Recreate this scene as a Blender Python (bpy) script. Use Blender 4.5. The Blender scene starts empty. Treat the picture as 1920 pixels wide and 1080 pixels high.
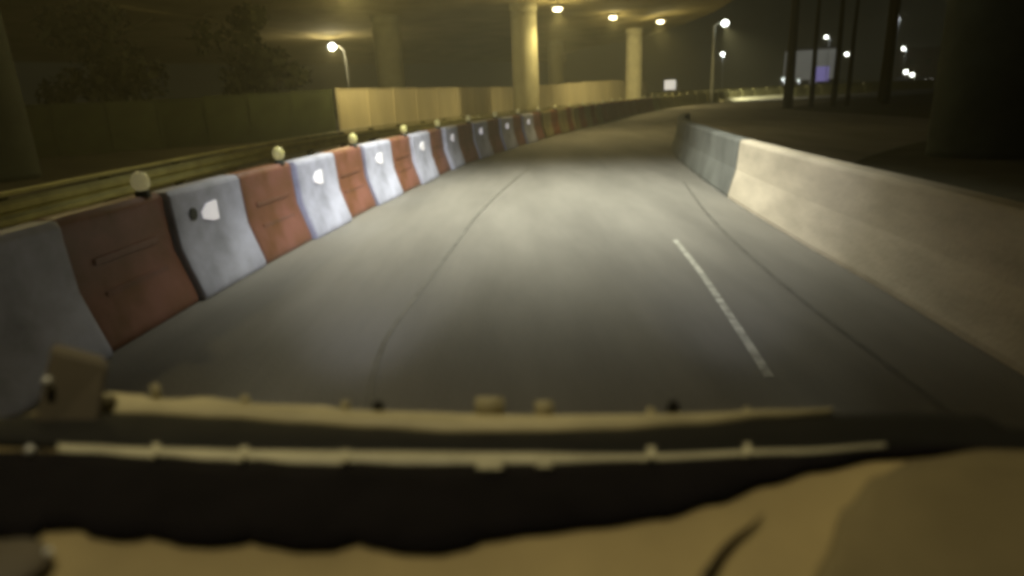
import bpy, bmesh, math, random
from mathutils import Vector, Matrix
random.seed(7)
SC = bpy.context.scene
COL = SC.collection

# ------------------------------------------------------------ camera
FPX, CAMH = 1200.0, 1.6
PITCH, ROLL = math.atan(362 / 1200), math.radians(-2.6)
FW = Vector((0, math.cos(PITCH), -math.sin(PITCH)))
R0 = Vector((1, 0, 0)); U0 = R0.cross(FW)
RT = math.cos(ROLL) * R0 + math.sin(ROLL) * U0
UP = -math.sin(ROLL) * R0 + math.cos(ROLL) * U0
CP = Vector((0, 0, CAMH))
cam_d = bpy.data.cameras.new('camera'); cam = bpy.data.objects.new('camera', cam_d)
COL.objects.link(cam); SC.camera = cam
m = Matrix((RT, UP, -FW)).transposed().to_4x4(); m.translation = CP
cam.matrix_world = m
cam_d.sensor_width = 36; cam_d.lens = 36 * FPX / 1920
cam_d.clip_start = 0.02; cam_d.clip_end = 2000
cam_d.dof.use_dof = True; cam_d.dof.focus_distance = 11; cam_d.dof.aperture_fstop = 2.3

# ------------------------------------------------------------ night sky
W = bpy.data.worlds.new('World'); SC.world = W; W.use_nodes = True
nt = W.node_tree; bg = nt.nodes['Background']
bg.inputs['Color'].default_value = (.92, 1.0, 0.72, 1); bg.inputs['Strength'].default_value = 0.006

SC.view_settings.view_transform = 'Standard'; SC.view_settings.look = 'None'
SC.view_settings.exposure = 0; SC.view_settings.gamma = 1
SC.render.engine = 'CYCLES'
SC.cycles.use_denoising = True
SC.cycles.pixel_filter_type = 'BLACKMAN_HARRIS'; SC.cycles.filter_width = 4.0   # soft low-grade lens
SC.cycles.max_bounces = 5; SC.cycles.sample_clamp_indirect = 3
SC.cycles.use_light_tree = True

# ------------------------------------------------------------ materials
def mat(name, col, rough=0.8, var=0.25, scale=3.0, bump=0.0, bscale=40.0, emit=None, estr=0.0,
        metal=0.0, spec=0.3, stretch=(1, 1, 1), col2=None, coat=0.0, trans=0.0):
    m = bpy.data.materials.new(name); m.use_nodes = True
    n = m.node_tree; b = n.nodes['Principled BSDF']
    b.inputs['Roughness'].default_value = rough; b.inputs['Metallic'].default_value = metal
    b.inputs['Specular IOR Level'].default_value = spec
    b.inputs['Coat Weight'].default_value = coat
    tc = n.nodes.new('ShaderNodeTexCoord'); mp = n.nodes.new('ShaderNodeMapping')
    mp.inputs['Scale'].default_value = stretch
    n.links.new(tc.outputs['Object'], mp.inputs['Vector'])
    no = n.nodes.new('ShaderNodeTexNoise'); no.inputs['Scale'].default_value = scale
    no.inputs['Detail'].default_value = 6; no.inputs['Roughness'].default_value = 0.6
    n.links.new(mp.outputs['Vector'], no.inputs['Vector'])
    rp = n.nodes.new('ShaderNodeValToRGB')
    c2 = col2 or tuple(c * (1 - var) for c in col)
    c1 = tuple(min(1, c * (1 + var * 0.6)) for c in col) if col2 is None else col
    rp.color_ramp.elements[0].position = 0.32; rp.color_ramp.elements[0].color = (*c2, 1)
    rp.color_ramp.elements[1].position = 0.68; rp.color_ramp.elements[1].color = (*c1, 1)
    n.links.new(no.outputs['Fac'], rp.inputs['Fac']); n.links.new(rp.outputs['Color'], b.inputs['Base Color'])
    if bump:
        n2 = n.nodes.new('ShaderNodeTexNoise'); n2.inputs['Scale'].default_value = bscale
        n2.inputs['Detail'].default_value = 4
        n.links.new(tc.outputs['Object'], n2.inputs['Vector'])
        bp = n.nodes.new('ShaderNodeBump'); bp.inputs['Strength'].default_value = bump
        bp.inputs['Distance'].default_value = 0.02
        n.links.new(n2.outputs['Fac'], bp.inputs['Height']); n.links.new(bp.outputs['Normal'], b.inputs['Normal'])
    if emit:
        b.inputs['Emission Color'].default_value = (*emit, 1); b.inputs['Emission Strength'].default_value = estr
    return m

M = {}
M['asphalt'] = mat('asphalt', (0.17, 0.16, 0.145), 0.8, 0.26, 0.6, 0.25, 60, stretch=(2.0, 0.35, 1))
M['seam'] = mat('tar', (0.115, 0.11, 0.1), 0.6, 0.3, 4)
M['line'] = mat('road_paint', (0.42, 0.41, 0.37), 0.6, 0.55, 9)
M['earth'] = mat('earth', (0.055, 0.05, 0.03), 0.95, 0.4, 0.8, 0.8, 12)
M['verge'] = mat('verge', (0.20, 0.17, 0.06), 0.95, 0.4, 1.6, 0.8, 25)
M['conc_cream'] = mat('cream_concrete', (0.50, 0.44, 0.355), 0.8, 0.24, 1.6, 0.25, 30, stretch=(1, 0.6, 2))
M['conc_grey'] = mat('grey_concrete', (0.125, 0.13, 0.125), 0.85, 0.35, 1.4, 0.3, 30)  # plain grey, darker than the cream barrier
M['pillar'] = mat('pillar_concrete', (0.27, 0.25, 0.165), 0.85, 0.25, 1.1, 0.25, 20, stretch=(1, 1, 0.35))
M['pillar_lit'] = mat('lit_concrete', (0.55, 0.52, 0.38), 0.85, 0.2, 1.1)  # paler copy of the pillar concrete, lamp light put into the colour
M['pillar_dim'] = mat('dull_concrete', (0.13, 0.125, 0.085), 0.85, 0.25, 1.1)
M['pillar_dark'] = mat('dark_concrete', (0.055, 0.065, 0.052), 0.9, 0.3, 1.0, 0.25, 20)  # darker concrete tone for the two outer pillars
M['deck'] = mat('soffit_concrete', (0.32, 0.27, 0.14), 0.9, 0.35, 0.35, 0.15, 10)
M['hoard'] = mat('cream_hoarding', (0.50, 0.44, 0.30), 0.7, 0.2, 0.7, 0.1, 8, stretch=(1, 1, 0.2))
M['greenfence'] = mat('green_panel', (0.05, 0.06, 0.025), 0.7, 0.35, 0.9)
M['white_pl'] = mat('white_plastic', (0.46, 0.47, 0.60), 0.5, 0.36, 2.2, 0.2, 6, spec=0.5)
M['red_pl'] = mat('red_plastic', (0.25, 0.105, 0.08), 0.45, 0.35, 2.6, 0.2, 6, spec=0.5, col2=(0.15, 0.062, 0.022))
M['reflector'] = mat('reflector', (0.9, 0.88, 0.92), 0.25, 0.04, 5, emit=(1, .95, 1), estr=0.32)  # slight glow painted in for light the patch throws back
M['cap'] = mat('dark_cap', (0.05, 0.055, 0.045), 0.6)
M['lampball'] = mat('warning_lamp', (0.42, 0.39, 0.15), 0.35, 0.1, 4, emit=(1, .86, .42), estr=0.12)
M['steel'] = mat('galvanised', (0.34, 0.32, 0.14), 0.5, 0.25, 3, metal=0.3)
M['darksteel'] = mat('dark_steel', (0.12, 0.105, 0.05), 0.6, 0.3, 3)
M['pole'] = mat('pole_paint', (0.42, 0.43, 0.40), 0.5, 0.15, 3)
M['kerbw'] = mat('pale_kerb', (0.72, 0.70, 0.5), 0.7, 0.2, 2)
M['parapet'] = mat('parapet', (0.22, 0.21, 0.10), 0.85, 0.3, 1)
M['warm'] = mat('warm_lens', (1, .95, .7), 0.3, 0, 1, emit=(1, .9, .58), estr=14)
M['cool'] = mat('cool_lens', (1, 1, .95), 0.3, 0, 1, emit=(.96, 1, .88), estr=14)
M['dim'] = mat('dim_lens', (.8, .85, .8), 0.3, 0, 1, emit=(.9, 1, .9), estr=1.2)
M['signw'] = mat('sign_glow', (0.9, 0.88, 0.85), 0.5, 0.03, 3, emit=(1, .97, .93), estr=0.62)  # emission stands in for headlight returned by the board
M['bark'] = mat('bark', (0.035, 0.03, 0.02), 0.95, 0.3, 6)
M['leaf'] = mat('leaf', (0.025, 0.028, 0.012), 0.8, 0.4, 1.5)
M['bld'] = mat('pale_facade', (0.5, 0.5, 0.46), 0.8, 0.12, 0.4, emit=(.80, .82, .74), estr=0.10)  # faint emission stands in for light falling on the facade
M['bld_dark'] = mat('dark_facade', (0.12, 0.11, 0.11), 0.8, 0.2, 0.4)
M['purple'] = mat('purple_screen', (0.1, 0.1, 0.2), 0.5, 0, 1, emit=(.42, .36, .85), estr=0.42)
M['redbld'] = mat('maroon_facade', (0.14, 0.05, 0.045), 0.85, 0.2, 0.5)
M['carp'] = mat('car_paint', (0.35, 0.35, 0.36), 0.3, 0.05, 2, coat=0.6)
M['glass_d'] = mat('dark_glass', (0.02, 0.02, 0.025), 0.1, 0, 1)
M['tyre'] = mat('tyre', (0.02, 0.02, 0.02), 0.9)
M['dash'] = mat('tan_dash', (0.36, 0.28, 0.13), 0.6, 0.25, 5, 0.12, 300, spec=0.3)
M['dash_shade'] = mat('shaded_dash', (0.17, 0.135, 0.065), 0.65, 0.3, 6, 0.1, 300)  # darker tan, shade at the right end put into the colour
M['red_dimmed'] = mat('unlit_red', (0.17, 0.058, 0.022), 0.7, 0.35, 2.2)  # red darkened for barriers the headlights barely reach
M['white_dimmed'] = mat('unlit_white', (0.20, 0.17, 0.08), 0.7, 0.35, 2.2)  # white darkened likewise, light fall-off put into the colour
M['trim'] = mat('cream_trim', (0.46, 0.40, 0.23), 0.5, 0.25, 9, 0.1, 150)
M['trim2'] = mat('trim_reflection', (0.54, 0.50, 0.34), 0.45, 0.25, 9, 0.1, 150)
M['black'] = mat('black_felt', (0.008, 0.0065, 0.007), 0.95, 0.3, 20, spec=0.1)
M['rubber'] = mat('rubber', (0.011, 0.010, 0.007), 0.7, 0.3, 12, spec=0.2)
M['brownp'] = mat('brown_pillar_trim', (0.11, 0.09, 0.06), 0.7, 0.25, 6)
M['chrome'] = mat('chrome', (0.8, 0.78, 0.7), 0.2, 0.0, 1, metal=0.9)
M['glintm'] = mat('white_glint', (.9, .88, .8), 0.3, 0, 1)
M['cable'] = mat('cable_black', (0.03, 0.022, 0.008), 0.6)

# ------------------------------------------------------------ helpers
def obj(name, bm, m, parent=None, smooth=False):
    bmesh.ops.recalc_face_normals(bm, faces=bm.faces)
    me = bpy.data.meshes.new(name); bm.to_mesh(me); bm.free()
    if smooth:
        for p in me.polygons: p.use_smooth = True
    o = bpy.data.objects.new(name, me); COL.objects.link(o)
    me.materials.append(M[m] if isinstance(m, str) else m)
    if parent: o.parent = parent
    return o
def tag(o, label=None, cat=None, group=None, kind=None):
    if label: o['label'] = label
    if cat: o['category'] = cat
    if group: o['group'] = group
    if kind: o['kind'] = kind
    return o
def empty(name, loc, rz, label, cat, group=None):
    o = bpy.data.objects.new(name, None); COL.objects.link(o)
    o.location = loc; o.rotation_euler = (0, 0, rz); o.empty_display_size = 0.2
    return tag(o, label, cat, group)
def copy_tree(o, parent=None):
    c = o.copy(); COL.objects.link(c)
    if parent: c.parent = parent
    for ch in o.children: copy_tree(ch, c)
    return c
def bx(bm, c, s, rot=None):
    r = bmesh.ops.create_cube(bm, size=1)['verts']
    for v in r:
        v.co = Vector((v.co.x * s[0], v.co.y * s[1], v.co.z * s[2]))
        if rot: v.co = rot @ v.co
        v.co += Vector(c)
def tube(bm, pts, rad, n=10, caps=True):
    pts = [Vector(p) for p in pts]; rings = []
    if not isinstance(rad, (list, tuple)): rad = [rad] * len(pts)
    for i, p in enumerate(pts):
        d = (pts[min(i + 1, len(pts) - 1)] - pts[max(i - 1, 0)]).normalized()
        a = d.cross(Vector((0, 0, 1)))
        if a.length < 1e-3: a = Vector((1, 0, 0))
        a.normalize(); b = d.cross(a)
        rings.append([bm.verts.new(p + rad[i] * (math.cos(t) * a + math.sin(t) * b)) for t in [2 * math.pi * k / n for k in range(n)]])
    for i in range(len(rings) - 1):
        for k in range(n):
            bm.faces.new((rings[i][k], rings[i][(k + 1) % n], rings[i + 1][(k + 1) % n], rings[i + 1][k]))
    if caps:
        bm.faces.new(rings[0]); bm.faces.new(rings[-1])
def ball(bm, c, r, s=(1, 1, 1)):
    vs = bmesh.ops.create_uvsphere(bm, u_segments=14, v_segments=9, radius=r)['verts']
    for v in vs: v.co = Vector((v.co.x * s[0], v.co.y * s[1], v.co.z * s[2])) + Vector(c)
class Path:
    def __init__(s, pts, sub=12):
        P = [Vector((p[0], p[1], 0)) for p in pts]; out = []
        Q = [2 * P[0] - P[1]] + P + [2 * P[-1] - P[-2]]
        for i in range(1, len(Q) - 2):
            for k in range(sub):
                t = k / sub; a, b, c, d = Q[i - 1], Q[i], Q[i + 1], Q[i + 2]
                out.append(0.5 * ((2 * b) + (c - a) * t + (2 * a - 5 * b + 4 * c - d) * t * t + (3 * b - a - 3 * c + d) * t ** 3))
        out.append(P[-1]); s.p = out; s.s = [0]
        for i in range(1, len(out)): s.s.append(s.s[-1] + (out[i] - out[i - 1]).length)
        s.L = s.s[-1]
    def at(s, d):
        d = max(0, min(s.L - 1e-6, d)); i = 0
        while s.s[i + 1] < d: i += 1
        t = (d - s.s[i]) / (s.s[i + 1] - s.s[i])
        return s.p[i].lerp(s.p[i + 1], t)
    def frame(s, d):
        a, b = s.at(d - 0.4), s.at(d + 0.4); t = (b - a).normalized()
        return s.at(d), t, Vector((t.y, -t.x, 0))      # point, tangent, right normal
    def s_of_y(s, y):
        return min(range(len(s.p)), key=lambda i: abs(s.p[i].y - y)) and next(
            s.s[i] + (y - s.p[i].y) / (s.p[i + 1].y - s.p[i].y) * (s.s[i + 1] - s.s[i]) for i in range(len(s.p) - 1) if s.p[i].y <= y <= s.p[i + 1].y)
def sweep(path, prof, s0, s1, step, closed=True):
    """prof: list of (offset right, z)."""
    bm = bmesh.new(); n = max(1, int((s1 - s0) / step)); rings = []
    for i in range(n + 1):
        p, t, r = path.frame(s0 + (s1 - s0) * i / n)
        rings.append([bm.verts.new(p + r * a + Vector((0, 0, z))) for a, z in prof])
    K = len(prof)
    for i in range(n):
        for k in range(K if closed else K - 1):
            bm.faces.new((rings[i][k], rings[i][(k + 1) % K], rings[i + 1][(k + 1) % K], rings[i + 1][k]))
    if closed: bm.faces.new(rings[0]); bm.faces.new(rings[-1])
    return bm
def spot(name, loc, aim, P, col, ang, blend=1.0, r=0.12, parent=None):
    d = bpy.data.lights.new(name, 'SPOT'); d.energy = P; d.color = col; d.spot_size = math.radians(ang)
    d.spot_blend = blend; d.shadow_soft_size = r
    o = bpy.data.objects.new(name, d); COL.objects.link(o); o.location = loc
    o.rotation_euler = (Vector(aim) - Vector(loc)).to_track_quat('-Z', 'Y').to_euler()
    if parent: o.parent = parent; o.location = Vector(loc) - parent.location
    return o
def point(name, loc, P, col, r=0.15, parent=None):
    d = bpy.data.lights.new(name, 'POINT'); d.energy = P; d.color = col; d.shadow_soft_size = r
    o = bpy.data.objects.new(name, d); COL.objects.link(o); o.location = loc
    if parent: o.parent = parent; o.location = Vector(loc) - parent.location
    return o

WARM, NEUT, COOL = (1, .82, .36), (.96, .97, .80), (.84, .88, 1.0)

# ------------------------------------------------------------ paths on the ground
LEFT = Path([(-2.9, -6), (-2.85, 0), (-2.75, 3.5), (-2.62, 5.5), (-2.38, 7.57), (-2.05, 10), (-1.62, 12.4), (-1.2, 14.8), (-.75, 16.9),
             (.95, 22.3), (2.5, 26.8), (4.7, 33), (9.4, 45), (17.0, 60), (24.5, 68.2), (31, 73), (40, 78), (60, 85), (110, 95)])
RIGHT = Path([(2.6, -6), (2.68, 1), (2.76, 3), (2.9, 4.8), (3.0, 6.6), (3.2, 9), (3.55, 12), (4.15, 16), (5.1, 19.6),
              (7.2, 24), (10.5, 30), (16, 40), (24, 51), (32, 58), (42, 64), (60, 71), (110, 80)])

# ------------------------------------------------------------ setting: ground, road
bm = bmesh.new()
vs = [bm.verts.new(p) for p in ((-98, -90, 0), (158, -90, 0), (158, 232, 0), (-98, 232, 0))]; bm.faces.new(vs)
tag(obj('ground', bm, 'earth'), 'dark bare earth around the road', kind='structure')
bm = bmesh.new(); N = 160; prev = None
for i in range(N + 1):
    a = LEFT.frame(LEFT.L * i / N); b = RIGHT.frame(RIGHT.L * i / N)
    pa = a[0] - a[2] * 0.75; pb = b[0] + b[2] * (0.55 + 7.5 * max(0, min(1, (b[0].y - 9) / 12)) * max(0, min(1, (42 - b[0].y) / 14)))
    row = [bm.verts.new(pa.lerp(pb, k / 6) + Vector((0, 0, .008))) for k in range(7)]
    if prev:
        for k in range(6): bm.faces.new((prev[k], prev[k + 1], row[k + 1], row[k]))
    prev = row
tag(obj('road', bm, 'asphalt'), 'grey asphalt road curving right under the flyover', kind='structure')
bm = sweep(LEFT, [(-3.6, .004), (-.7, .004)], 0, LEFT.L, 1.0, closed=False)
tag(obj('verge', bm, 'verge'), 'olive strip between barriers and guard rail', kind='structure')
# painted dash on the lane edge, slightly worn
LN = Path([(1.43, 3.3), (1.47, 3.6), (1.6, 4.69), (1.7, 5.6), (1.78, 6.6), (1.84, 7.4)])
tag(obj('lane_marking', sweep(LN, [(-.028, .012), (.028, .012)], 0, LN.L - .6, .2, False), 'line'), 'thin worn pale line on the asphalt', kind='structure')
SM = Path([(-.78, 2.6), (-.82, 3.2), (-.87, 3.62), (-.89, 4.26), (-.79, 5.35), (-.63, 6.94), (-.41, 9.06), (.05, 12), (.63, 15.1), (1.3, 18)])
tag(obj('tar_seam', sweep(SM, [(-.022, .012), (.022, .012)], 0, SM.L, .3, False), 'seam'), 'dark tar joint curving along the lane', kind='structure')
SM2 = Path([(2.12, 2.2), (2.14, 3.16), (2.25, 5.27), (2.55, 8), (3.1, 11.3)])
tag(obj('shoulder_seam', sweep(SM2, [(-.02, .012), (.02, .012)], 0, SM2.L, .3, False), 'seam'), 'dark joint beside the concrete barrier', kind='structure')
# pale painted kerb at the outside of the far bend
kb = sweep(LEFT, [(.02, .0), (.02, .32), (.12, .32), (.62, .0)], LEFT.s_of_y(65), LEFT.s_of_y(73.5), .8)
tag(obj('kerb', kb, 'kerbw'), 'pale lit kerb at the outside of the far bend', kind='structure')

# ------------------------------------------------------------ flyover
DZ = 7.0
DL = Path([(-70, -25), (-70, 10), (-66, 40), (-52, 75), (-30, 100), (10, 125)])
DR = Path([(12, -25), (12.5, 5), (13.2, 22), (15, 37), (17, 52), (17.6, 62), (16, 80), (10, 104), (12, 125)])
bm = bmesh.new(); N = 60; pv = None
for i in range(N + 1):
    a, b = DL.at(DL.L * i / N), DR.at(DR.L * i / N)
    row = []
    for fx, z in ((0, 1.5), (0, .35), (.06, .30), (.10, 0), (.55, 0), (.553, -.1), (.567, -.1), (.57, 0), (.92, 0), (.95, .30), (1, .35), (1, 1.5)):
        row.append(bm.verts.new(a.lerp(b, fx) + Vector((0, 0, DZ + z))))
    if pv:
        for k in range(len(row)): bm.faces.new((pv[k], pv[(k + 1) % len(row)], row[(k + 1) % len(row)], row[k]))
    else: bm.faces.new(row)
    pv = row
bm.faces.new(pv)
tag(obj('flyover_deck', bm, 'deck'), 'brown concrete underside of the flyover spanning over the road', 'bridge deck')
def pillar(x, y, r, label, m='pillar'):
    e = empty('bridge_pillar', (x, y, 0), 0, label, 'pillar', 'round pillars holding up the flyover')
    bm = bmesh.new()
    tube(bm, [(0, 0, 0), (0, 0, .15), (0, 0, DZ - 1.1), (0, 0, DZ - .5)], [r * 1.0, r * 1.0, r * .97, r * .97], 32)
    obj('shaft', bm, m, e, True)
    bm = bmesh.new(); tube(bm, [(0, 0, DZ - .5), (0, 0, DZ - .35), (0, 0, DZ + .02)], [r * .97, r * 1.03, r * 1.05], 32)
    obj('capital', bm, m, e, True)
    return e
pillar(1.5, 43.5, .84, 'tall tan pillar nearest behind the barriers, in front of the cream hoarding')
pillar(12.5, 64, .78, 'slimmer lit pillar at the right end of the cream hoarding', 'pillar_lit')
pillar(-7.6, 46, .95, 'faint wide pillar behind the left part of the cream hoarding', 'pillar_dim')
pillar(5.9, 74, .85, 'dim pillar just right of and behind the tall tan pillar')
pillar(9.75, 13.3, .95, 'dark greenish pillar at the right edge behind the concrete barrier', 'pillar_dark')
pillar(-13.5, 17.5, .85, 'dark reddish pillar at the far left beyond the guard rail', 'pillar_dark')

# ------------------------------------------------------------ luminaires under the deck
def deck_lamp(x, y, P, label, col=WARM, drop=.28, ang=150, lens='warm', extra_point=0, aim=None, rl=.12):
    e = empty('flyover_lamp', (x, y, DZ - drop), 0, label, 'lamp', 'lamps fixed under the flyover')
    bm = bmesh.new(); bx(bm, (0, 0, .10), (.8, .5, .12)); tube(bm, [(0, 0, .1), (0, 0, drop + .02)], .03, 8)
    bmesh.ops.bevel(bm, geom=bm.edges[:], offset=.015, segments=1, affect='EDGES')
    obj('housing', bm, 'darksteel', e)
    bm = bmesh.new(); ball(bm, (0, 0, -.02), 1, (.27, .18, .11)); obj('lens', bm, lens, e, True)
    spot('lamp_light', (x, y, DZ - drop - .22), aim or (x, y, 0), P, col, ang, 1.0, rl, e)
    if extra_point: point('soffit_fill', (x, y, DZ - drop - .35), extra_point, col, .3, e)  # extra point light added to brighten the deck underside
    return e
deck_lamp(3.55, 42.3, 2200, 'bright oval lamp under the flyover, nearest and leftmost of three', drop=.5, extra_point=260)
deck_lamp(8.3, 50.6, 3600, 'oval lamp under the flyover, middle of three', extra_point=120, aim=(12, 61, 1.5), ang=110)
deck_lamp(12.9, 55.3, 1500, 'flat oval lamp under the flyover, rightmost and farthest of three', extra_point=200)
deck_lamp(.4, 10.0, 5500, 'added neutral white lamp under the flyover over the near road', NEUT, ang=101, lens='cool')  # added above the view to brighten the near road
deck_lamp(2.6, 25, 900, 'added warm lamp under the flyover before the bend', WARM, ang=130, extra_point=250)  # added out of view to light the road ahead of the bend
deck_lamp(-6.5, 29, 3000, 'added warm lamp under the flyover near the hoarding corner', WARM, drop=.75, ang=110, aim=(-3.5, 41, 1), extra_point=850)  # added just above the view to light hoarding and deck
deck_lamp(-7, 11, 500, 'added warm lamp under the flyover above the guard rail', WARM, ang=130, extra_point=160)  # added out of view to brighten the verge
deck_lamp(-.8, .9, 420, 'added warm lamp under the flyover right above the vehicle', (1, .88, .56), ang=56)  # added overhead, out of view, to light the dashboard

# ------------------------------------------------------------ street lamps
def street_lamp(px, py, h, dx, label, P=0, lens='cool', r=.16, col=COOL, curved=False, pr=.07, aim=None):
    """head at dx to the side of the pole"""
    e = empty('street_lamp', (px, py, 0), 0, label, 'street lamp', 'street lamps in the dark distance')
    bm = bmesh.new()
    if curved:
        pts = [(0, 0, 0), (0, 0, h * .55), (-.02, 0, h * .8), (.12 * dx, 0, h * .93), (.45 * dx, 0, h * .99), (dx * .8, 0, h)]
    else:
        pts = [(0, 0, 0), (0, 0, h * .5), (0, 0, h - .25), (dx * .3, 0, h - .04), (dx * .8, 0, h)]
    tube(bm, pts, [pr * 1.3, pr * 1.1, pr, pr * .8, pr * .7, pr * .6][:len(pts)], 10)
    obj('pole', bm, 'pole', e, True)
    bm = bmesh.new(); ball(bm, (dx, 0, h + .03), 1, (.38, .2, .09)); hd = obj('lamp_head', bm, 'darksteel', e, True)
    bm = bmesh.new(); ball(bm, (dx, -.05, h - .08), 1, (r * 1.15, r * 1.1, r)); obj('lens', bm, lens, hd, True)
    if P and aim: spot('lamp_light', (px + dx, py, h - .4), aim, P, col, 75, 1.0, .2, e)
    elif P: point('lamp_light', (px + dx, py, h - .35), P, col, .2, e)
    return e
street_lamp(-13.1, 57.5, 6.2, -1.05, 'bright street lamp on a curved pole behind the left end of the hoarding', 1200, r=0.26, curved=True, col=(1, .85, .5))
street_lamp(20.0, 64, 7.2, .95, 'tall street lamp with a thick pale pole beside the far bend', 9000, aim=(27.5, 70.5, 0), r=0.26, pr=.13, col=(1, .95, .66))
street_lamp(42.6, 130, 7.4, -.2, 'smaller street lamp on a thin pole right behind the tall one', 500, r=0.30, pr=.14)
street_lamp(53.1, 110, 8.4, -.6, 'lone high lamp above the dark tree trunks', 105, r=0.22, pr=.05)
street_lamp(75.5, 146, 6.9, -1.0, 'white lamp with short visible pole right of the trees', 315, r=0.33, pr=.13)
street_lamp(58.3, 100, 10.1, -.6, 'highest small lamp on the right over the traffic', 105, r=0.22, pr=.05)
street_lamp(85.5, 143, 7.4, -.6, 'bright lamp directly above the oncoming cars', 315, r=0.30, pr=.08)
street_lamp(84.5, 146, 7.9, -.9, 'dim greenish lamp left of the bright lamp over the cars', 0, lens='dim', r=0.26, pr=.06)
street_lamp(97, 160, 2.8, -.7, 'low white lamp just above the oncoming cars', 140, r=0.40, pr=.1)
street_lamp(100.4, 163, 2.1, -.7, 'second low white lamp beside the oncoming cars', 105, r=.4, pr=.1)
street_lamp(41.2, 98, 2.2, -.2, 'tiny pale lamp left of the pale building', 60, lens='dim', r=0.24, pr=.05)
street_lamp(47, 106, 1.9, -.2, 'tiny bluish lamp at the foot of the pale building', 60, lens='dim', r=0.22, pr=.05)

# ------------------------------------------------------------ hoarding, fence, parapet
def wall_strip(name, pts, prof_t, m, label, cat, seg=2.4, groove=True, post=None):
    e = empty(name, (pts[0][0], pts[0][1], 0), 0, label, cat)
    P = [Vector((p[0], p[1], p[2])) for p in pts]
    for a, b in zip(P[:-1], P[1:]):
        L = (Vector((b.x, b.y, 0)) - Vector((a.x, a.y, 0))).length; n = max(1, round(L / seg))
        ang = math.atan2(b.y - a.y, b.x - a.x); R = Matrix.Rotation(ang, 3, 'Z')
        for i in range(n):
            c = a.lerp(b, (i + .5) / n); w = L / n - .04; jit = random.uniform(-.02, .02)
            def part(nm, cc, sz, mm):
                bm = bmesh.new(); bx(bm, (0, 0, cc.z), sz, R); o = obj(nm, bm, mm, e)
                o.location = (cc.x - e.location.x, cc.y - e.location.y, 0); return o
            pn = part('panel', Vector((c.x, c.y, c.z / 2 + jit)), (w, prof_t, c.z), m)
            part('capping', Vector((c.x, c.y, c.z + jit + .03)), (w + .02, prof_t + .05, .06), post or m)
            c = a.lerp(b, i / n)
            part('post', Vector((c.x, c.y, c.z / 2 + .02)), (.10, prof_t + .06, c.z + .1), post or m)
    return e
wall_strip('boundary_hoarding', [(-8.0, 32.4, 2.2), (.9, 51.5, 2.12), (11.5, 66, 2.5), (15, 70, 2.0)], .08, 'hoard',
           'long cream panelled hoarding lit by lamps behind the barriers', 'hoarding')
wall_strip('green_fence', [(-8.2, 32.0, 2.18), (-15, 29, 2.0), (-24, 22, 2.0), (-27, 8, 2.0)], .05, 'greenfence',
           'dark green panel fence left of the cream hoarding', 'fence', 2.0, post='greenfence')
wall_strip('far_parapet', [(15.5, 69.5, 1.15), (22, 77, 1.15), (35, 83, 1.15), (60, 93, 1.1)], .2, 'parapet',
           'low olive parapet along the outside of the far bend', 'parapet', 3)

# guard rail behind the plastic barriers
GR = Path([(-5.4, -4), (-5.4, 5), (-5.45, 9), (-5.4, 12.5), (-5.1, 16.2), (-4.4, 19.8), (-3.5, 23), (-1.3, 29.5), (1.9, 37.5), (5.6, 46), (11, 56), (17, 64.5)])
ge = empty('guard_rail', (-5.4, -4, 0), 0, 'long steel guard rail behind the red and white barriers', 'guard rail')
def shift(o, e): o.location = -e.location; return o
prof = [(.0, .47), (.05, .50), (.05, .55), (.0, .585), (.0, .605), (.05, .64), (.05, .70), (.0, .745), (-.015, .745), (-.015, .47)]
o = obj('rail_beam', sweep(GR, prof, 0, GR.L, .8), 'steel', ge); o.parent = ge; shift(o, ge)
o = obj('top_rail', sweep(GR, [(-.05, .79), (.03, .79), (.03, .83), (-.05, .83)], 0, GR.L, .8), 'steel', ge); shift(o, ge)
for i in range(34):
    s = 1 + i * 2.0
    if s > GR.L - .3: break
    p, t, r = GR.frame(s)
    bm = bmesh.new(); bx(bm, (0, 0, .40), (.10, .14, .80), Matrix.Rotation(math.atan2(t.y, t.x), 3, 'Z'))
    o = obj('post', bm, 'darksteel', ge); o.location = p - r * .10 - ge.location

# ------------------------------------------------------------ plastic water-filled barriers
H = .95
def unit_body(L, w, flare, base_off=0.0):
    """local: x along travel, -y towards the road, origin at the road-side foot."""
    prof = [(0, 0), (0, .05), (-.015, .10), (-flare * .62, .30), (-flare, .46), (-flare - .02, .80), (-flare - .02, .90), (-flare - .05, .95)]
    back = [(-.50 + .0, 0), (-.50, .05), (-.49, .10), (-.50 + flare * .62, .30), (-.50 + flare, .46), (-.50 + flare + .02, .80), (-.50 + flare + .02, .90), (-.50 + flare + .05, .95)]
    ring = prof + back[::-1]
    bm = bmesh.new(); rings = []
    xs = [0, .02, .07, L * .3, L * .5, L * .7, L - .07, L - .02, L]
    ins = [.012, .004, 0, 0, 0, 0, 0, .004, .012]
    for x, q in zip(xs, ins):
        rr = []
        for a, z in ring:
            a2 = a - w
            cy = -.25
            aa = cy + (a2 + .25) * (1 - q / .25) if True else a2
            rr.append(bm.verts.new((x, -aa - .0, z * (H / .95) - (q * .6 if z > .9 else 0))))
        rings.append(rr)
    K = len(ring)
    for i in range(len(rings) - 1):
        for k in range(K): bm.faces.new((rings[i][k], rings[i][(k + 1) % K], rings[i + 1][(k + 1) % K], rings[i + 1][k]))
    bm.faces.new(rings[0]); bm.faces.new(rings[-1])
    # y was mirrored above: road side is y=+..., flip to -y = road
    for v in bm.verts: v.co.y = v.co.y
    return bm
UL = 1.205
FL = .13
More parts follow.
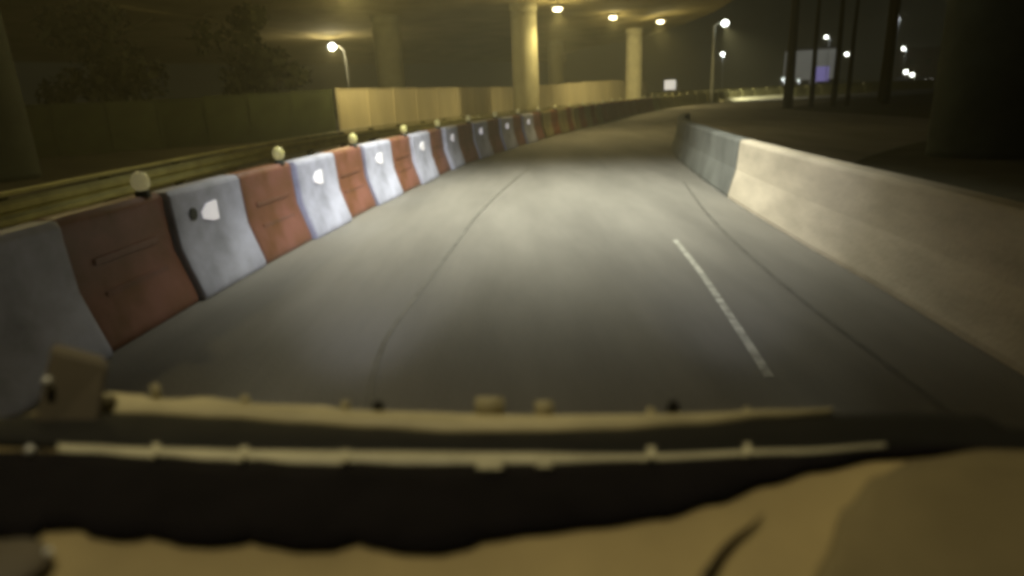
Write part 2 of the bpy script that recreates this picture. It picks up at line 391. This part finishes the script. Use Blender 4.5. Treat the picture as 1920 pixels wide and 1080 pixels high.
def make_unit(kind, label, nice=True):
    e = empty('plastic_barrier', (0, 0, 0), 0, label, 'barrier', 'red and white plastic barriers lining the road')
    g = 0.0 if kind == 'white' else 0.05
    b = obj('shell', unit_body(UL - .02, g, FL), 'white_pl' if kind == 'white' else 'red_pl', e, True)
    md = b.modifiers.new('bevel', 'BEVEL'); md.width = .012; md.segments = 2; md.limit_method = 'ANGLE'
    face = FL + .012 + g        # depth of the upper face behind the foot
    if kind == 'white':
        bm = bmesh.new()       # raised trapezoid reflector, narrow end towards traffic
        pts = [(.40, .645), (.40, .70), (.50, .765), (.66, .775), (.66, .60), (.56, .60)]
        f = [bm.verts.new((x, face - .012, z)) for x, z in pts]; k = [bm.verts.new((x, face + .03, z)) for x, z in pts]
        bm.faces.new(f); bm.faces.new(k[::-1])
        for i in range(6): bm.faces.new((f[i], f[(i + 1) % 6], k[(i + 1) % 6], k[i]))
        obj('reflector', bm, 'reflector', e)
        bm = bmesh.new(); tube(bm, [(.27, face + .03, .71), (.27, face - .010, .71)], .055, 14); obj('water_cap', bm, 'cap', e)
    else:
        bm = bmesh.new(); tube(bm, [(UL * .84, .25, .94), (UL * .84, .25, .99)], [.06, .05], 12); obj('lamp_foot', bm, 'cap', e)
        bm = bmesh.new(); ball(bm, (UL * .84, .25, 1.06), .082, (1, .8, 1)); obj('warning_lamp', bm, 'lampball', e, True)
        for z0 in (.36, .60):
            bm = bmesh.new(); fc = face if z0 > .5 else face - .035
            bx(bm, (UL / 2, fc + .0, z0), (UL * .62, .03, .045)); obj('rib', bm, 'red_pl', e)
    return e
ORD = ['first', 'second', 'third', 'fourth', 'fifth', 'sixth', 'seventh', 'eighth', 'ninth', 'tenth', 'eleventh', 'twelfth', 'thirteenth', 'fourteenth', 'fifteenth', 'sixteenth']
s0 = LEFT.s_of_y(7.72)
protos = {}
cnt = {'red': 0, 'white': 0}
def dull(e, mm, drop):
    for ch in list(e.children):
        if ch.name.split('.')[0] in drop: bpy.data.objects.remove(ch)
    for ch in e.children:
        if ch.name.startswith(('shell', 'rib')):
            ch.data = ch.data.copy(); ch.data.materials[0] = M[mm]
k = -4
while True:
    s = s0 + k * UL
    if s + UL > LEFT.s_of_y(80): break
    y = LEFT.at(s).y
    kind = 'white' if k % 2 == 0 else 'red'
    c = cnt[kind]; cnt[kind] += 1
    if kind == 'white':
        extra = 'white plastic barrier with a pale reflector patch, '
    else:
        extra = 'red plastic barrier with a round lamp on top, '
    if c < 10:
        lab = extra + ORD[c] + ' ' + kind + ' one from the camera'
    elif y < 45:
        lab = 'small darkened ' + kind + ' plastic barrier in the middle distance of the long row'
    else:
        lab = 'tiny dimmed ' + kind + ' plastic barrier at the distant end of the row'
    if k == -4: lab = 'plain dim white plastic barrier cut off by the left edge of the view'
    if k == -2: lab = 'nearest white plastic barrier with a dark round cap beside its pale reflector patch'
    if kind not in protos: e = protos[kind] = make_unit(kind, lab)
    else: e = copy_tree(protos[kind]); e['label'] = lab
    if kind == 'white' and y < 4:
        for ch in list(e.children):
            if ch.name.startswith('reflector') and e is not protos[kind]: bpy.data.objects.remove(ch)
    if kind == 'white' and not (4.5 < y < 6):
        for ch in list(e.children):
            if ch.name.startswith('water_cap') and e is not protos[kind]: bpy.data.objects.remove(ch)
    if y > 23: dull(e, 'parapet' if y > 48 else ('white_dimmed' if y < 34 else 'red_dimmed') if kind == 'white' else 'red_dimmed', ('reflector', 'water_cap'))  # far shells take dark or olive tones standing in for weak light
    p = LEFT.at(s); q = LEFT.at(s + UL)
    e.location = (p.x + random.uniform(-.02, .02), p.y, .008); e.rotation_euler = (0, 0, math.atan2(q.y - p.y, q.x - p.x) + random.uniform(-.02, .02))
    k += 1

for ch in list(protos['white'].children):
    if ch.name.startswith(('reflector', 'water_cap')): bpy.data.objects.remove(ch)

# ------------------------------------------------------------ concrete barriers on the right
JP = [(0, 0), (0, .06), (.05, .24), (.10, .42), (.13, .80), (.15, .84), (.31, .84), (.33, .80), (.36, .42), (.41, .24), (.46, .06), (.46, 0)]
def jersey(y0, y1, m, label):
    a, b = RIGHT.s_of_y(y0), RIGHT.s_of_y(y1)
    o = obj('concrete_barrier', sweep(RIGHT, JP, a, b, .35), m)
    tag(o, label, 'concrete barrier', 'concrete barriers along the right edge')
    md = o.modifiers.new('bevel', 'BEVEL'); md.width = .015; md.segments = 2; md.limit_method = 'ANGLE'; md.angle_limit = math.radians(50)
    return o
jersey(-5, 9.4, 'conc_cream', 'long cream concrete barrier at the right, brightly lit beside the road')
jersey(9.43, 14.4, 'conc_grey', 'grey concrete barrier just beyond the bright cream one')
jersey(14.43, 20.2, 'conc_grey', 'grey concrete barrier at the start of the right bend')

# ------------------------------------------------------------ white sign
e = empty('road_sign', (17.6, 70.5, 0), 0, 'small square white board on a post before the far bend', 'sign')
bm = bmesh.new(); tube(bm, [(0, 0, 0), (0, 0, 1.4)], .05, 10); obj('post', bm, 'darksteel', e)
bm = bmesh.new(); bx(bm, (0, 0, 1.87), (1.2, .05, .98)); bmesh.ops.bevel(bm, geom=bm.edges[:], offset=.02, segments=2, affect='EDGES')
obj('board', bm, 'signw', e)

# ------------------------------------------------------------ trees
def tree(x, y, h, tr, cr, n, label, lean=0.0, base=.45):
    e = empty('tree', (x, y, 0), random.uniform(0, 6), label, 'tree', 'dark trees around the road')
    bm = bmesh.new()
    tube(bm, [(0, 0, 0), (lean * .3, 0, h * .3), (lean * .7, .1, h * .6), (lean, 0, h * .9)], [tr * 1.25, tr, tr * .75, tr * .3], 9)
    for i in range(6):
        a = random.uniform(0, 6.28); z = h * random.uniform(base, .75); l = cr * random.uniform(.6, .95)
        tube(bm, [(lean * z / h, 0, z), (lean + math.cos(a) * l * .5, math.sin(a) * l * .5, z + l * .35), (lean + math.cos(a) * l, math.sin(a) * l, z + l * .6)], [tr * .4, tr * .25, tr * .08], 6)
    obj('trunk', bm, 'bark', e, True)
    bm = bmesh.new()
    cl = [(Vector((lean + random.gauss(0, cr * .42), random.gauss(0, cr * .42), h * random.uniform(base + .12, 1.0))), random.uniform(.25, .5) * cr) for _ in range(16)]
    for i in range(n):
        c, r = random.choice(cl); d = Vector((random.gauss(0, 1), random.gauss(0, 1), random.gauss(0, .8))).normalized()
        p = c + d * r * random.uniform(.5, 1.0) ; s = random.uniform(.12, .3)
        u = Vector((random.uniform(-1, 1), random.uniform(-1, 1), random.uniform(-1, 1))).normalized() * s
        v = u.cross(d).normalized() * s * .6
        bm.faces.new([bm.verts.new(p - u), bm.verts.new(p + v), bm.verts.new(p + u), bm.verts.new(p - v)])
    obj('crown', bm, 'leaf', e)
    return e
tree(18.0, 42, 14, .26, 2.6, 1400, 'dark thick-trunked tree at the end of the pale kerb', base=.62)
tree(19.5, 42, 14, .13, 2.2, 1200, 'thin dark tree standing across the pale building', lean=-.3, base=.62)
tree(20.9, 42, 14, .15, 2.2, 1200, 'thin dark tree just right of the purple screen', lean=-.2, base=.62)
tree(21.8, 42, 14, .12, 2.2, 1200, 'slender dark tree left of the lit low wall', lean=-.2, base=.62)
tree(24.2, 42, 14, .20, 2.6, 1400, 'broad dark tree right of the lit low wall', base=.62)
tree(25.7, 45, 15, .24, 3.0, 1400, 'large dark tree left of the oncoming cars', base=.62)
tree(-13, 37, 6.0, .25, 2.4, 1600, 'dark leafy tree rising behind the green fence beside the street lamp', base=.25)
tree(-19.5, 34, 6.3, .28, 2.8, 1800, 'dark bushy tree behind the middle of the green fence', base=.2)
tree(-27, 31, 6.3, .28, 3.0, 1800, 'dark bushy tree behind the left of the green fence', base=.2)

# ------------------------------------------------------------ far buildings, wall, cars
e = empty('pale_building', (53.2, 116, 0), -.35, 'low pale building with a purple screen behind the dark trunks', 'building')
bm = bmesh.new(); bx(bm, (0, 3, 3.4), (8.0, 6, 6.6)); obj('wall', bm, 'bld', e)
bm = bmesh.new(); bx(bm, (0, 3, 6.95), (8.4, 6.4, .3)); obj('roof', bm, 'bld_dark', e)
bm = bmesh.new(); bx(bm, (1.7, -.06, 2.7), (2.4, .12, 2.4)); obj('screen', bm, 'purple', e)
for sx, sw in ((-1.8, 3.6), (2.4, 2.6)):
    bm = bmesh.new(); bx(bm, (sx, -.04, 1.15), (sw, .1, 1.4)); obj('shutter', bm, 'bld_dark', e)
e = empty('maroon_building', (118, 190, 0), -.5, 'dim maroon building behind the oncoming cars', 'building')
bm = bmesh.new(); bx(bm, (0, 4, 4.5), (16, 8, 9)); obj('wall', bm, 'redbld', e)
bm = bmesh.new(); bx(bm, (0, 4, 9.2), (16.5, 8.5, .4)); obj('roof', bm, 'bld_dark', e)
for i in range(4):
    bm = bmesh.new(); bx(bm, (-6 + i * 4, -.03, 5.5), (1.6, .1, 1.5)); obj('window', bm, 'glass_d', e)
wall_strip('low_wall', [(68.2, 133, 1.2), (72.0, 134.5, 1.5)], .3, 'kerbw', 'short bright low wall lit by a lamp right of the trees', 'wall', 2)
M['head'] = mat('headlight', (1, 1, 1), .2, 0, 1, emit=(1, .98, .88), estr=16)
M['head2'] = mat('headlight_dim', (1, 1, 1), .2, 0, 1, emit=(1, .93, .85), estr=2.5)
def car(x, y, rz, label, hm, hr):
    e = empty('oncoming_car', (x, y, 0), rz, label, 'car', 'oncoming cars in the distance')
    bm = bmesh.new()
    side = [(0, .3), (0, .75), (.15, .9), (1.1, 1.0), (1.75, 1.45), (3.2, 1.48), (4.0, 1.05), (4.4, .95), (4.4, .3)]
    L = [bm.verts.new((-.88, a, b)) for a, b in side]; R = [bm.verts.new((.88, a, b)) for a, b in side]
    bm.faces.new(L); bm.faces.new(R[::-1])
    for i in range(9): bm.faces.new((L[i], L[(i + 1) % 9], R[(i + 1) % 9], R[i]))
    bmesh.ops.bevel(bm, geom=bm.edges[:], offset=.06, segments=2, affect='EDGES'); obj('body', bm, 'carp', e)
    bm = bmesh.new(); f = [bm.verts.new(p) for p in ((-.75, 1.12, 1.03), (.75, 1.12, 1.03), (.66, 1.68, 1.43), (-.66, 1.68, 1.43))]
    bm.faces.new(f); bmesh.ops.translate(bm, verts=bm.verts, vec=(0, -.03, .02)); obj('windscreen', bm, 'glass_d', e)
    for sx in (-.8, .8):
        for sy in (.85, 3.5):
            bm = bmesh.new(); tube(bm, [(sx - .1, sy, .32), (sx + .1, sy, .32)], .32, 16); obj('wheel', bm, 'tyre', e)
        bm = bmesh.new(); ball(bm, (sx * .78, -.02, .68), 1, (hr, .1, hr * .8)); obj('headlight', bm, hm, e, True)
    return e
car(85.4, 141, -.1, 'nearest oncoming car with glaring white headlights', 'head', .34)
car(95.6, 150, -.1, 'second oncoming car with dimmer headlights, right of the glaring one', 'head2', .30)

# ------------------------------------------------------------ dashboard of our vehicle (leans with the vehicle)
NV = UP * math.cos(PITCH) - FW * math.sin(PITCH)
DROP = .30
def dp(px, py, lift=0.0):
    d = FW + RT * (px - 960) / FPX + UP * (540 - py) / FPX
    t = (-DROP) / d.dot(NV)
    return CP + d * t + NV * lift
def interp(c, x):
    if x <= c[0][0]: return c[0][1]
    for a, b in zip(c[:-1], c[1:]):
        if a[0] <= x <= b[0]:
            t = (x - a[0]) / (b[0] - a[0]); t = t * t * (3 - 2 * t) if len(c) > 6 else t
            return a[1] + (b[1] - a[1]) * t
    return c[-1][1]
DASH = empty('dashboard', tuple(dp(960, 900, -.05)), 0, 'tan dashboard of the vehicle with cream trim under the windscreen', 'dashboard')
def slab(name, up, lo, m, parent, lift, thick, crown=0.0, x0=-160, x1=2080, n=220, rows=5):
    bm = bmesh.new(); top = []; bot = []
    off = parent.location if parent else Vector()
    for i in range(n + 1):
        x = x0 + (x1 - x0) * i / n; a, b = interp(up, x), interp(lo, x); ct = []; cb = []
        for k in range(rows + 1):
            t = k / rows; y = a + (b - a) * t
            cr = crown * (1 - (2 * t - 1) ** 2)
            ct.append(bm.verts.new(dp(x, y, lift + cr) - off)); cb.append(bm.verts.new(dp(x, y, lift - thick) - off))
        top.append(ct); bot.append(cb)
    for i in range(n):
        for k in range(rows):
            bm.faces.new((top[i][k], top[i][k + 1], top[i + 1][k + 1], top[i + 1][k]))
            bm.faces.new((bot[i][k], bot[i + 1][k], bot[i + 1][k + 1], bot[i][k + 1]))
        bm.faces.new((top[i][0], top[i + 1][0], bot[i + 1][0], bot[i][0]))
        bm.faces.new((top[i][rows], bot[i][rows], bot[i + 1][rows], top[i + 1][rows]))
    for j in (0, n):
        for k in range(rows): bm.faces.new((top[j][k], top[j][k + 1], bot[j][k + 1], bot[j][k]))
    return obj(name, bm, m, parent, True)
C_TOP = [(-160, 790), (0, 775), (165, 742), (210, 736), (262, 740), (292, 749), (330, 748), (385, 744), (430, 749), (462, 756), (520, 758), (600, 760), (650, 768), (720, 771), (800, 772), (890, 776), (1000, 779), (1250, 778), (1480, 775), (1700, 770), (1830, 774), (1900, 800), (2080, 830)]
C_TLOW = [(-160, 800), (150, 772), (260, 776), (420, 784), (560, 794), (700, 803), (850, 811), (1000, 810), (1150, 806), (1300, 797), (1450, 783), (1600, 776), (1700, 774), (1830, 778), (1900, 804), (2080, 840)]
C_SEAL = [(-160, 826), (100, 836), (160, 838), (300, 844), (500, 848), (700, 850), (950, 852), (1200, 857), (1480, 848), (1700, 838), (2080, 850)]
C_S2LO = [(-160, 850), (60, 850), (165, 855), (282, 863), (290, 866), (300, 860), (400, 868), (465, 871), (474, 867), (560, 875), (648, 877), (658, 872), (760, 877), (900, 876), (1000, 875), (1200, 869), (1480, 857), (1700, 842), (2080, 852)]
C_MAT = [(-160, 955), (0, 1005), (62, 1012), (80, 990), (150, 988), (172, 1003), (225, 1010), (262, 1008), (277, 1002), (300, 1008), (345, 1020), (400, 1022), (445, 1018), (468, 1011), (500, 1020), (560, 1030), (620, 1029), (650, 1020), (668, 1014), (700, 1024), (760, 1035), (820, 1036), (870, 1026), (910, 1010), (1000, 998), (1120, 985), (1240, 968), (1340, 940), (1440, 905), (1530, 880), (1650, 858), (1800, 850), (2080, 856)]
C_BOT = [(-160, 1230), (2080, 1230)]
slab('dash_pad', [(x, y + 2) for x, y in C_TOP], C_BOT, 'dash', DASH, -.004, .03)
# front drop of the dashboard down to the floor
slab('dash_body', [(-160, 800), (2080, 850)], C_BOT, 'black', DASH, -.05, .28, n=30)
slab('trim_strip', C_TOP, C_TLOW, 'trim', DASH, .0, .012, .006, x0=168, x1=1560)
slab('rubber_seal', C_TLOW, C_SEAL, 'rubber', DASH, .0005, .01, .004)
slab('reflected_trim', C_SEAL, C_S2LO, 'trim2', DASH, .002, .01, .003, x0=110, x1=1660)  # solid strip standing in for the mirror image of the trim
for x, w, y0, y1 in ((295, 14, 716, 752), (460, 16, 738, 760), (648, 16, 748, 770), (918, 54, 735, 780), (1020, 34, 744, 780), (1220, 16, 762, 780), (1400, 12, 762, 776)):
    bm = bmesh.new(); a = dp(x - w / 2, y1); b = dp(x + w / 2, y1); hh = (y1 - y0) / 1500 * (a - CP).length
    c = (a + b) / 2; wd = (b - a).length
    for k in range(8): pass
    Rm = Matrix((RT, NV.cross(RT), NV)).transposed(); bx(bm, c + NV * (hh * .5 - .004), (wd, .008, hh + .008), Rm); bmesh.ops.bevel(bm, geom=bm.edges[:], offset=.0015, segments=2, affect='EDGES')
    o = obj('clip', bm, 'trim', DASH, True); o.location = -DASH.location
    x2, y2 = x, {295: 866, 460: 872, 648: 878, 918: 893, 1020: 889, 1220: 872, 1400: 866}[x]
    bm = bmesh.new(); p = [dp(x2 - w / 2, y2 - 22, .003), dp(x2 + w / 2, y2 - 22, .003), dp(x2 + w * .42, y2, .003), dp(x2 - w * .42, y2, .003)]
    q = [v + NV * .004 for v in p]; A = [bm.verts.new(v) for v in p]; B = [bm.verts.new(v) for v in q]
    bm.faces.new(A[::-1]); bm.faces.new(B)
    for k in range(4): bm.faces.new((A[k], A[(k + 1) % 4], B[(k + 1) % 4], B[k]))
    o = obj('reflected_clip', bm, 'trim2', DASH); o.location = -DASH.location  # mirror image of the clip, built as a solid piece
for x, y in ((710, 762), (1262, 760)):
    bm = bmesh.new(); c = dp(x, y + 10, 0); tube(bm, [c - NV * .01, c + NV * .006, c + NV * .011], [.007, .006, .003], 12)
    o = obj('screw_cover', bm, 'rubber', DASH, True); o.location = -DASH.location
# left pillar foot; small white balls stand in for glints
pf = bmesh.new()
q = [dp(44, 812, -.02), dp(170, 812, -.02), dp(164, 792, -.02), dp(50, 792, -.02)]
A = [pf.verts.new(v) for v in q]
B = [pf.verts.new(v + NV * h + FW * .055 + RT * dx) for v, h, dx in zip(q, (.098, .082, .082, .098), (.002, -.006, -.006, .002))]
pf.faces.new(A[::-1]); pf.faces.new(B)
for k in range(4): pf.faces.new((A[k], A[(k + 1) % 4], B[(k + 1) % 4], B[k]))
bmesh.ops.bevel(pf, geom=pf.edges[:], offset=.003, segments=3, affect='EDGES')
o = obj('pillar_foot', pf, 'brownp', DASH, False); o.location = -DASH.location
o = bmesh.new(); ball(o, dp(62, 812, -.02) + NV * .066 + FW * .032, .0042, (1, 1, 1.5)); o = obj('knob', o, 'glintm', DASH, True); o.location = -DASH.location
for x, y, lf, rr in ((60, 858, .006, .004), (96, 1052, .006, .003)):
    bm = bmesh.new(); ball(bm, dp(x, y, lf), rr, (1, 1, 1.4)); o = obj('knob', bm, 'glintm', DASH, True); o.location = -DASH.location  # solid balls standing in for bright highlights
slab('shaded_dash_end', [(1500, 1150), (1540, 1060), (1580, 960), (1640, 900), (1720, 868), (1850, 850), (2080, 845)], C_BOT, 'dash_shade', DASH, .004, .006, .012, x0=1500, x1=2080, n=60, rows=10)  # added piece standing in for light fading out to the right
mt = slab('dash_mat', C_S2LO, C_MAT, 'black', None, .003, .006, .002)
tag(mt, 'black dashboard mat with a scalloped lower edge', 'mat')
# vent cover at the lower left corner
bm = bmesh.new(); c = dp(-10, 1075, .004)
vs = bmesh.ops.create_uvsphere(bm, u_segments=24, v_segments=12, radius=1)['verts']
for v in vs: v.co = c + RT * v.co.x * .034 + (FW * math.cos(PITCH) + UP * math.sin(PITCH)) * v.co.y * .028 + NV * v.co.z * .008
o = obj('corner_vent', bm, 'brownp', DASH, True); o.location = -DASH.location
cb = bmesh.new()
pts = [dp(1432, 968, .002), dp(1405, 992, .001), dp(1378, 1012, .001), dp(1356, 1035, .001), dp(1340, 1060, .001), dp(1322, 1090, .003), dp(1300, 1140, .003), dp(1290, 1200, .003)]
tube(cb, pts, [.0006, .0016, .002, .0026, .003, .0032, .0032, .0032], 10)
tag(obj('cable', cb, 'cable', None, True), 'thin dark cable lying on the tan dashboard', 'cable')

# ------------------------------------------------------------ our own headlights (below and ahead of the windscreen)
for sx in (-.65, .65):
    he = empty('own_headlight', (sx, .75, .72), 0, 'headlamp of our own vehicle, ' + ('left' if sx < 0 else 'right') + ' one below the windscreen', 'headlight')
    bm = bmesh.new(); ball(bm, (0, -.05, 0), 1, (.14, .10, .09)); obj('housing', bm, 'darksteel', he, True)
    spot('headlight_beam', (sx, .90, .72), (-2.0, 12.5, .66) if sx < 0 else (3.0, 10.5, .68), 1350 if sx < 0 else 900, COOL, 32, 1.0, .06, he)

# ------------------------------------------------------------ night haze
hz = bpy.data.materials.new('night_haze'); hz.use_nodes = True
n = hz.node_tree; n.nodes.clear(); out = n.nodes.new('ShaderNodeOutputMaterial'); pv = n.nodes.new('ShaderNodeVolumePrincipled')
pv.inputs['Color'].default_value = (.93, .88, .58, 1); pv.inputs['Density'].default_value = 0.0038; pv.inputs['Anisotropy'].default_value = .3
n.links.new(pv.outputs[0], out.inputs['Volume'])
bm = bmesh.new(); bx(bm, (30, 70, 9), (260, 330, 20)); tag(obj('haze', bm, hz), 'thin night haze glowing round the lamps', kind='stuff')
